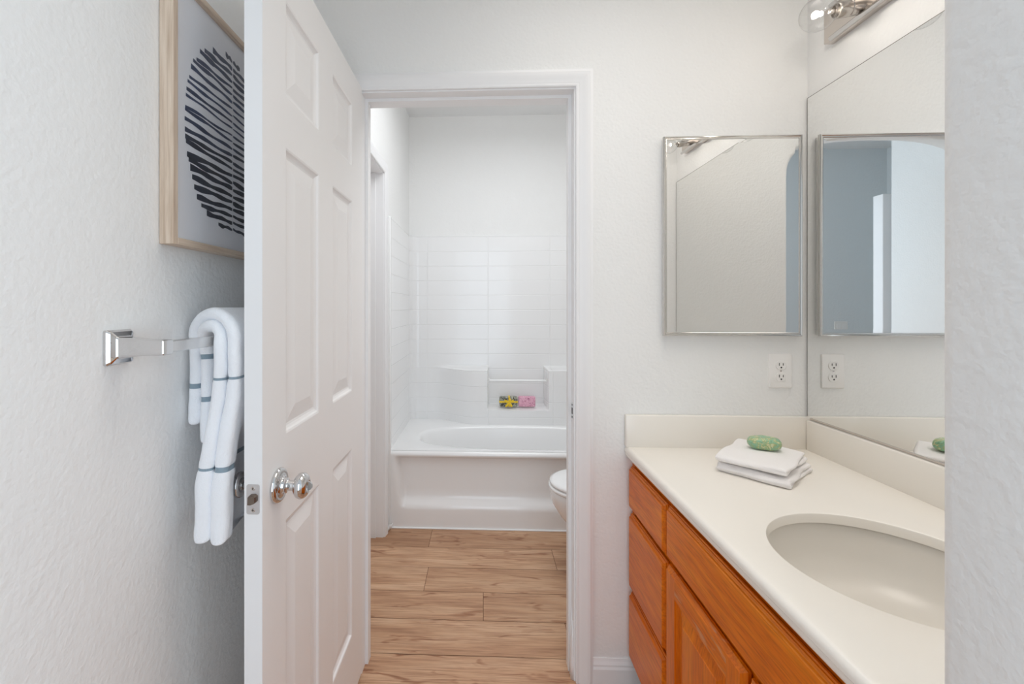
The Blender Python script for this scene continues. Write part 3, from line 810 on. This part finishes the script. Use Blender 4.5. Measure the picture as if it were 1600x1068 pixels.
def cab_door(y0, y1, z0, z1, worn):
    x0, t = .4875, .0195; sw = .058
    dd = thing('cabinet_door', None, None, (0, 0, 0)); dd.parent = vn; dd.location = Vector((x0+t, (y0+y1)/2, z0)) - vn.location
    def member(ya, yb, za, zb, top=False):
        bm = bmesh.new(); g = lambda i, x: [Vector((x, ya + i[0], za+i[1])), Vector((x, yb-i[2], za+i[1])), Vector((x, yb-i[2], zb-i[3])), Vector((x, ya+i[0], zb-i[3]))]
        o = lambda e: [e if abs(ya-y0) < 1e-6 else 0, e if abs(za-z0) < 1e-6 else 0, e if abs(yb-y1) < 1e-6 else 0, e if abs(zb-z1) < 1e-6 else 0]
        inn = lambda e: [e if abs(yb-(y0+sw)) < 1e-6 and abs(ya-y0) < 1e-6 else 0]
        loft(bm, [g(o(.004), x0+t), g(o(0), x0+t-.003), g(o(0), x0+.010), g(o(.003), x0+.008), g(o(.006), x0+.005), g(o(.009), x0)])
        return bm
    obj('stile', member(y0, y0+sw, z0, z1), 'oak_v', dd); obj('stile', member(y1-sw, y1, z0, z1), 'oak_v', dd)
    obj('rail', member(y0+sw, y1-sw, z1-sw, z1), 'oak_worn' if worn else 'oak_h', dd); obj('rail', member(y0+sw, y1-sw, z0, z0+sw), 'oak_h', dd)
    a, b, c, d = y0+sw, y1-sw, z0+sw, z1-sw
    f = lambda i, x: [Vector((x, a+i, c+i)), Vector((x, b-i, c+i)), Vector((x, b-i, d-i)), Vector((x, a+i, d-i))]
    bm = bmesh.new(); loft(bm, [f(-.004, x0+.017), f(-.004, x0+.010), f(.0, x0+.004), f(.004, x0+.0085), f(.009, x0+.0105), f(.040, x0+.0035), f(.042, x0+.002)], True, True)
    obj('raised_panel', bm, 'oak_v', dd)
cab_door(.862, 1.2195, .115, .592, True)
cab_door(VY0+.012, .850, .115, .592, False)

# countertop with an oval cut-out, rounded front edge, back and side splash
SX, SY, SA, SB = .755, .860, .190, .195
ct = thing('countertop', 'white vanity countertop with raised splashes along the walls', 'countertop', (.78, 1.0, CZ0))
def slab():
    bm = bmesh.new(); N = 96; xa, xb, ya, yb = CXF+.019, XR-.001, VY0, VY1
    def rp(a, z):
        c_, s_ = math.cos(a), math.sin(a)
        k = min(((xb-SX) if c_ > 0 else (SX-xa))/max(abs(c_), 1e-9), ((yb-SY) if s_ > 0 else (SY-ya))/max(abs(s_), 1e-9))
        return Vector((SX+c_*k, SY+s_*k, z))
    angs = [2*PI*k/N for k in range(N)] + [math.atan2(yy_-SY, xx_-SX) % (2*PI) for xx_ in (xa, xb) for yy_ in (ya, yb)]
    angs = sorted(set(angs))
    el = lambda a, g, z: Vector((SX+(SA+g)*math.cos(a), SY+(SB+g)*math.sin(a), z))
    loft(bm, [[rp(a, CZ0) for a in angs], [rp(a, CZ1) for a in angs], [el(a, .004, CZ1) for a in angs], [el(a, .0012, CZ1-.0012) for a in angs], [el(a, 0, CZ1-.004) for a in angs], [el(a, 0, CZ1-.022) for a in angs], [el(a, .006, CZ1-.024) for a in angs]], False, False)
    pr = [(.019, CZ1)] + [(.012 - .012*math.sin(t), CZ1-.013 + .013*math.cos(t)) for t in [PI/2*k/6 for k in range(0, 7)]] + [(.0, CZ1-.018), (.0035, CZ1-.022), (.0035, CZ1-.029)] + [(.009 - .0055*math.cos(t), CZ0+.0075 - .0075*math.sin(t)) for t in [PI/2*k/5 for k in range(0, 6)]] + [(.019, CZ0)]
    extrude_profile(bm, pr, lambda a, b, t: Vector((CXF+a, t, b)), ya, yb)
    return bm
obj('counter_slab', slab(), 'counter', ct, smooth=True, auto=35)
obj('back_splash', B(CXF, XR-.002, D-.0215, D-.001, CZ1-.001, .9145, bev=.003), 'counter', ct, smooth=True, auto=40)
obj('side_splash', B(XR-.0205, XR-.001, VY0, D-.022, CZ1-.001, .905, bev=.003), 'counter', ct, smooth=True, auto=40)
sk = thing('sink', 'off-white oval sink set under the counter', 'sink', (SX, SY, .62))
bm = bmesh.new(); N = 72
el = lambda g, z, k=1: [Vector((SX+(SA*k+g)*math.cos(2*PI*i/N), SY+(SB*k+g)*math.sin(2*PI*i/N), z)) for i in range(N)]
loft(bm, [el(.025, CZ1-.030), el(.025, CZ1-.0245), el(.008, CZ1-.0245), el(.006, CZ1-.028), el(.003, CZ1-.045), el(-.006, CZ1-.085), el(-.022, CZ1-.115), el(-.05, CZ1-.138), el(-.09, CZ1-.150), el(-.135, CZ1-.155), el(-.168, CZ1-.157)], False, True)
obj('basin', bm, 'sinkm', sk, smooth=True, auto=60)
bm = bmesh.new(); lathe(bm, (SX+.0, SY, CZ1-.1572), (0, 0, 1), [(.021, 0), (.0215, .002), (.018, .003), (.013, .0018), (.012, .004), (.0001, .005)], 30)
obj('drain', bm, 'chrome', sk, smooth=True, auto=40)

# folded wash cloths and the green soap
U_ = Vector((.66, -.751, 0)).normalized(); V_ = Vector((.751, .66, 0)).normalized()
def cloth(name, label, cx, cyy, z0, vl, ul, h, seed, sag, rot):
    bm = bmesh.new(); c0 = Vector((cx, cyy, 0))
    Uu = Matrix.Rotation(rot, 3, 'Z') @ U_; Vv = Matrix.Rotation(rot, 3, 'Z') @ V_
    z1 = z0+h; z2 = z0+3*h
    pts = [(vl*.98, z1)] + [(vl*.98 - (1.94*vl)*k/26, z1) for k in range(1, 27)]
    for k in range(1, 10): a = PI*k/10; pts.append((-vl*.96 - h*1.0*math.sin(a), z1 + h - h*math.cos(a)))
    pts += [(-vl*.96 + (1.94*vl)*k/26, z2) for k in range(0, 27)]
    L = [0]
    for i in range(1, len(pts)): L.append(L[-1] + math.hypot(pts[i][0]-pts[i-1][0], pts[i][1]-pts[i-1][1]))
    path = []
    for i, (a, b) in enumerate(pts):
        e = min(L[i], L[-1]-L[i]); path.append((a, b, h*.985*math.sqrt(max(.02, 1-(1-min(1, e/h))**2))))
    def to3(a, b, t):
        k = (b-z0)/(4*h)
        wob = noise.noise(Vector((a*16+seed, t*16, k*2)))*.006
        dz = noise.noise(Vector((a*12, t*12, seed)))*.0035*k - sag*k*(max(0, -a/vl)**2 + .6*max(0, t/ul)**2)
        return c0 + Uu*(t+wob) + Vv*(a + noise.noise(Vector((t*14, k*3, seed+5)))*.006) + Vector((0, 0, max(z0+.0004, b+dz)))
    sheet(bm, path, lambda s: -ul, lambda s: ul + .004*math.sin(s*25+seed), to3, nt=20)
    o = obj(name, bm, 'cloth', smooth=True); md = o.modifiers.new('s', 'SUBSURF'); md.levels = 1; md.render_levels = 1
    return tag(o, label, 'washcloth', 'folded washcloths on the counter')
cloth('folded_washcloth', 'lower white folded washcloth lying directly on the counter', .806, 1.318, CZ1, 0.098, .088, .0070, 2.0, .002, 0)
cloth('folded_washcloth', 'upper white folded washcloth with the green soap on it', .802, 1.325, CZ1+.0285, .102, .086, .0070, 7.5, .006, .06)
bm = bmesh.new()
pr = [(.0002, -.0165), (.55, -.0165), (.80, -.014), (.95, -.008), (1, 0), (.96, .008), (.84, .0145), (.6, .0175), (.3, .0185), (.0002, .0188)]
c0 = Vector((.821, 1.343, CZ1+.0568+.0165)); ua = Vector((.962, -.27, 0)).normalized(); va = Vector((.27, .962, 0)).normalized()
loft(bm, [[c0 + ua*(.043*k*math.copysign(abs(math.cos(2*PI*i/48))**.7, math.cos(2*PI*i/48))) + va*(.028*k*math.copysign(abs(math.sin(2*PI*i/48))**.75, math.sin(2*PI*i/48))) + Vector((0, 0, z)) for i in range(48)] for k, z in pr])
for v in bm.verts: v.co += Vector((0, 0, 1))*noise.noise(v.co*60)*.0012
o = obj('soap_bar', bm, 'green_soap', smooth=True); tag(o, 'green wrapped soap bar lying on the folded washcloths', 'soap')

# ------------------------------------------------------------------ mirrors, outlet, light
MZ0, MZ1, MY0, MY1 = .909, 1.972, AY1+.003, D-.006
wm = thing('wall_mirror', 'large frameless mirror on the right wall above the vanity', 'mirror', (XR, 1.0, MZ0))
bm = B(XR-.0055, XR-.0008, MY0, MY1, MZ0, MZ1, mat=1)
for f in list(bm.faces):
    if f.calc_center_median().x < XR-.0054: bmesh.ops.inset_region(bm, faces=[f], thickness=.0022); f.material_index = 0
obj('mirror_glass', bm, ['mirror', 'mirror_edge'], wm, recalc=False)
bm = B(XR-.008, XR-.0006, MY0, MY1, MZ0-.003, MZ0+.0022); obj('bottom_channel', bm, 'nickel', wm)
CX0, CX1, CZ_0, CZ_1, CYF = .603, 1.0525, 1.181, 1.845, 1.5185
mc = thing('medicine_cabinet', 'metal framed mirrored medicine cabinet on the wall right of the doorway', 'medicine cabinet', ((CX0+CX1)/2, D, CZ_0))
obj('cabinet_box', B(CX0+.004, CX1-.004, CYF+.006, D-.0005, CZ_0+.004, CZ_1-.004), 'plastic', mc)
def rail_ring(x0, x1, z0, z1, prof):
    bm = bmesh.new(); rings = []
    for i, y in prof: rings.append([Vector((x0+i, y, z0+i)), Vector((x1-i, y, z0+i)), Vector((x1-i, y, z1-i)), Vector((x0+i, y, z1-i))])
    loft(bm, rings, False, False); return bm
obj('frame', rail_ring(CX0, CX1, CZ_0, CZ_1, [(0, CYF+.012), (0, CYF+.002), (.002, CYF-.0005), (.0045, CYF-.001), (.0065, CYF+.001), (.008, CYF+.0008), (.0105, CYF+.0012), (.0115, CYF+.003), (.0115, CYF+.005)]), 'frame_metal', mc, smooth=True, auto=25)
bm = rail_ring(CX0+.011, CX1-.011, CZ_0+.011, CZ_1-.011, [(0, CYF+.0033), (.012, CYF+.0032)])
q = [(CX0+.023, CZ_0+.023), (CX1-.023, CZ_0+.023), (CX1-.023, CZ_1-.023), (CX0+.023, CZ_1-.023)]
bm.faces.new([bm.verts.new((a, CYF+.0032, b)) for a, b in q]); bmesh.ops.remove_doubles(bm, verts=bm.verts, dist=1e-5)
obj('mirror_glass', bm, 'mirror', mc)

ol = thing('wall_outlet', 'white duplex wall outlet below the medicine cabinet', 'outlet', (.9955, D, 1.0635))
fo = lambda a, b, t: Vector((.9955+a, D-t, 1.0635+b))
bm = bmesh.new(); loft(bm, [[fo(a*k, b*k2, t) for a, b in rrect(.0375, .0575, .004)] for k, k2, t in ((1, 1, 0), (1, 1, .002), (.97, .98, .0045), (.93, .955, .0055))])
obj('cover_plate', bm, 'plastic', ol, smooth=True, auto=30)
for s in (-1, 1):
    zc = s*.0195; bm = bmesh.new()
    oc = []
    for k in range(40):
        a = 2*PI*k/40; x = .0172*math.cos(a); z = max(-.0142, min(.0142, .0172*math.sin(a))); oc.append((x, zc+z))
    loft(bm, [[fo(a, b, .005) for a, b in oc], [fo(a, b, .0072) for a, b in oc], [fo(a*.95, zc+(b-zc)*.95, .0078) for a, b in oc]])
    rc = obj('receptacle', bm, 'plastic', ol)
    bm = bmesh.new()
    for x, hh in ((-.0063, .0046), (.0063, .0038)): 
        p = fo(x, zc+.003, .0079); box(bm, p.x-.0011, p.x+.0011, p.y-.0003, p.y+.002, p.z-hh, p.z+hh)
    p = fo(0, zc-.0075, .0078); lathe(bm, p, (0, -1, 0), [(.0026, -.001), (.0026, .0004), (.0001, .0004)], 16)
    obj('slots', bm, 'slot', rc)
bm = bmesh.new(); lathe(bm, fo(0, 0, .0052), (0, -1, 0), [(.003, 0), (.0026, .001), (.0001, .0012)], 16); obj('screw', bm, 'nickel', ol)

# vanity light bar
BY0, BY1, BZ0, BZ1, BX = .62, 1.434, 2.085, 2.195, 1.056
vl = thing('vanity_light', 'brushed metal light bar with clear globe bulbs above the large mirror', 'light fixture', (XR, 1.0, 2.14))
obj('back_plate', B(BX, XR-.0005, BY0, BY1, BZ0+.004, BZ1-.004, bev=.002), 'nickel', vl)
for z in (BZ0, BZ1):
    bm = bmesh.new(); lathe(bm, (BX-.001, BY0, z+(.006 if z == BZ0 else -.006)), (0, 1, 0), [(.006, 0), (.0075, .002), (.0075, BY1-BY0-.030), (.006, BY1-BY0-.028)], 18)
    obj('edge_roll', bm, 'chrome', vl, smooth=True, auto=40)
for i, y in enumerate((1.298, 1.108, .918, .728)):
    base = Vector((BX, y, 2.118)); ax = Vector((-.985, 0, -.17)).normalized()
    bm = bmesh.new(); lathe(bm, base - ax*.004, ax, [(.0205, 0), (.0215, .003), (.0215, .036), (.0195, .0375), (.0195, .0395), (.0215, .041), (.0215, .069), (.0195, .072), (.0175, .072), (.016, .055), (.0001, .054)], 32)
    obj('lamp_holder', bm, 'holder', vl, smooth=True, auto=35)
    bm = bmesh.new(); prof = [(.0125, .060), (.0130, .072), (.0150, .078)]
    R = .0445; hc = .117
    for k in range(3, 33):
        a = PI*k/33; r = R*math.sin(a)
        if k < 8 and r < .017: continue
        prof.append((r, hc - R*math.cos(a)))
    prof.append((.0003, hc+R))
    lathe(bm, base, ax, prof, 36, cap0=True, cap1=True)
    bl = obj('bulb', bm, 'bulb', vl, smooth=True)
    bm = bmesh.new(); lathe(bm, base + ax*.068, ax, [(.007, 0), (.006, .010), (.0035, .016), (.0001, .017)], 16)
    obj('bulb_stem', bm, 'nickel', bl, smooth=True)
    bm = bmesh.new(); c = base + ax*.110
    bmesh.ops.create_icosphere(bm, subdivisions=2, radius=.0065, matrix=Matrix.Translation(c))
    obj('filament', bm, 'filament', bl, smooth=True)
    d = bpy.data.lights.new('bulb_light', 'POINT'); d.energy = 0.17; d.color = (1.0, .93, .85); d.shadow_soft_size = .009
    lo = bpy.data.objects.new('bulb_light', d); C.objects.link(lo); lo.location = c

# light switch in the room behind, seen in the mirrors
sw = thing('light_switch', 'white double rocker light switch on the wall of the reflected room', 'light switch', (-1.07, -1.14, 1.09))
fs = lambda a, b, t: Vector((-1.07+a, -1.14+t, 1.09+b))
bm = bmesh.new(); loft(bm, [[fs(a, b, 0) for a, b in rrect(.058, .058, .005)], [fs(a, b, .003) for a, b in rrect(.058, .058, .005)], [fs(a*.96, b*.96, .0055) for a, b in rrect(.058, .058, .005)]]); obj('cover_plate', bm, 'switch', sw)
for s in (-1, 1):
    p = fs(s*.023, 0, .006); obj('rocker', B(p.x-.0165, p.x+.0165, -1.14+.005, -1.14+.0085, 1.09-.033, 1.09+.033, bev=.001), 'plastic', sw)
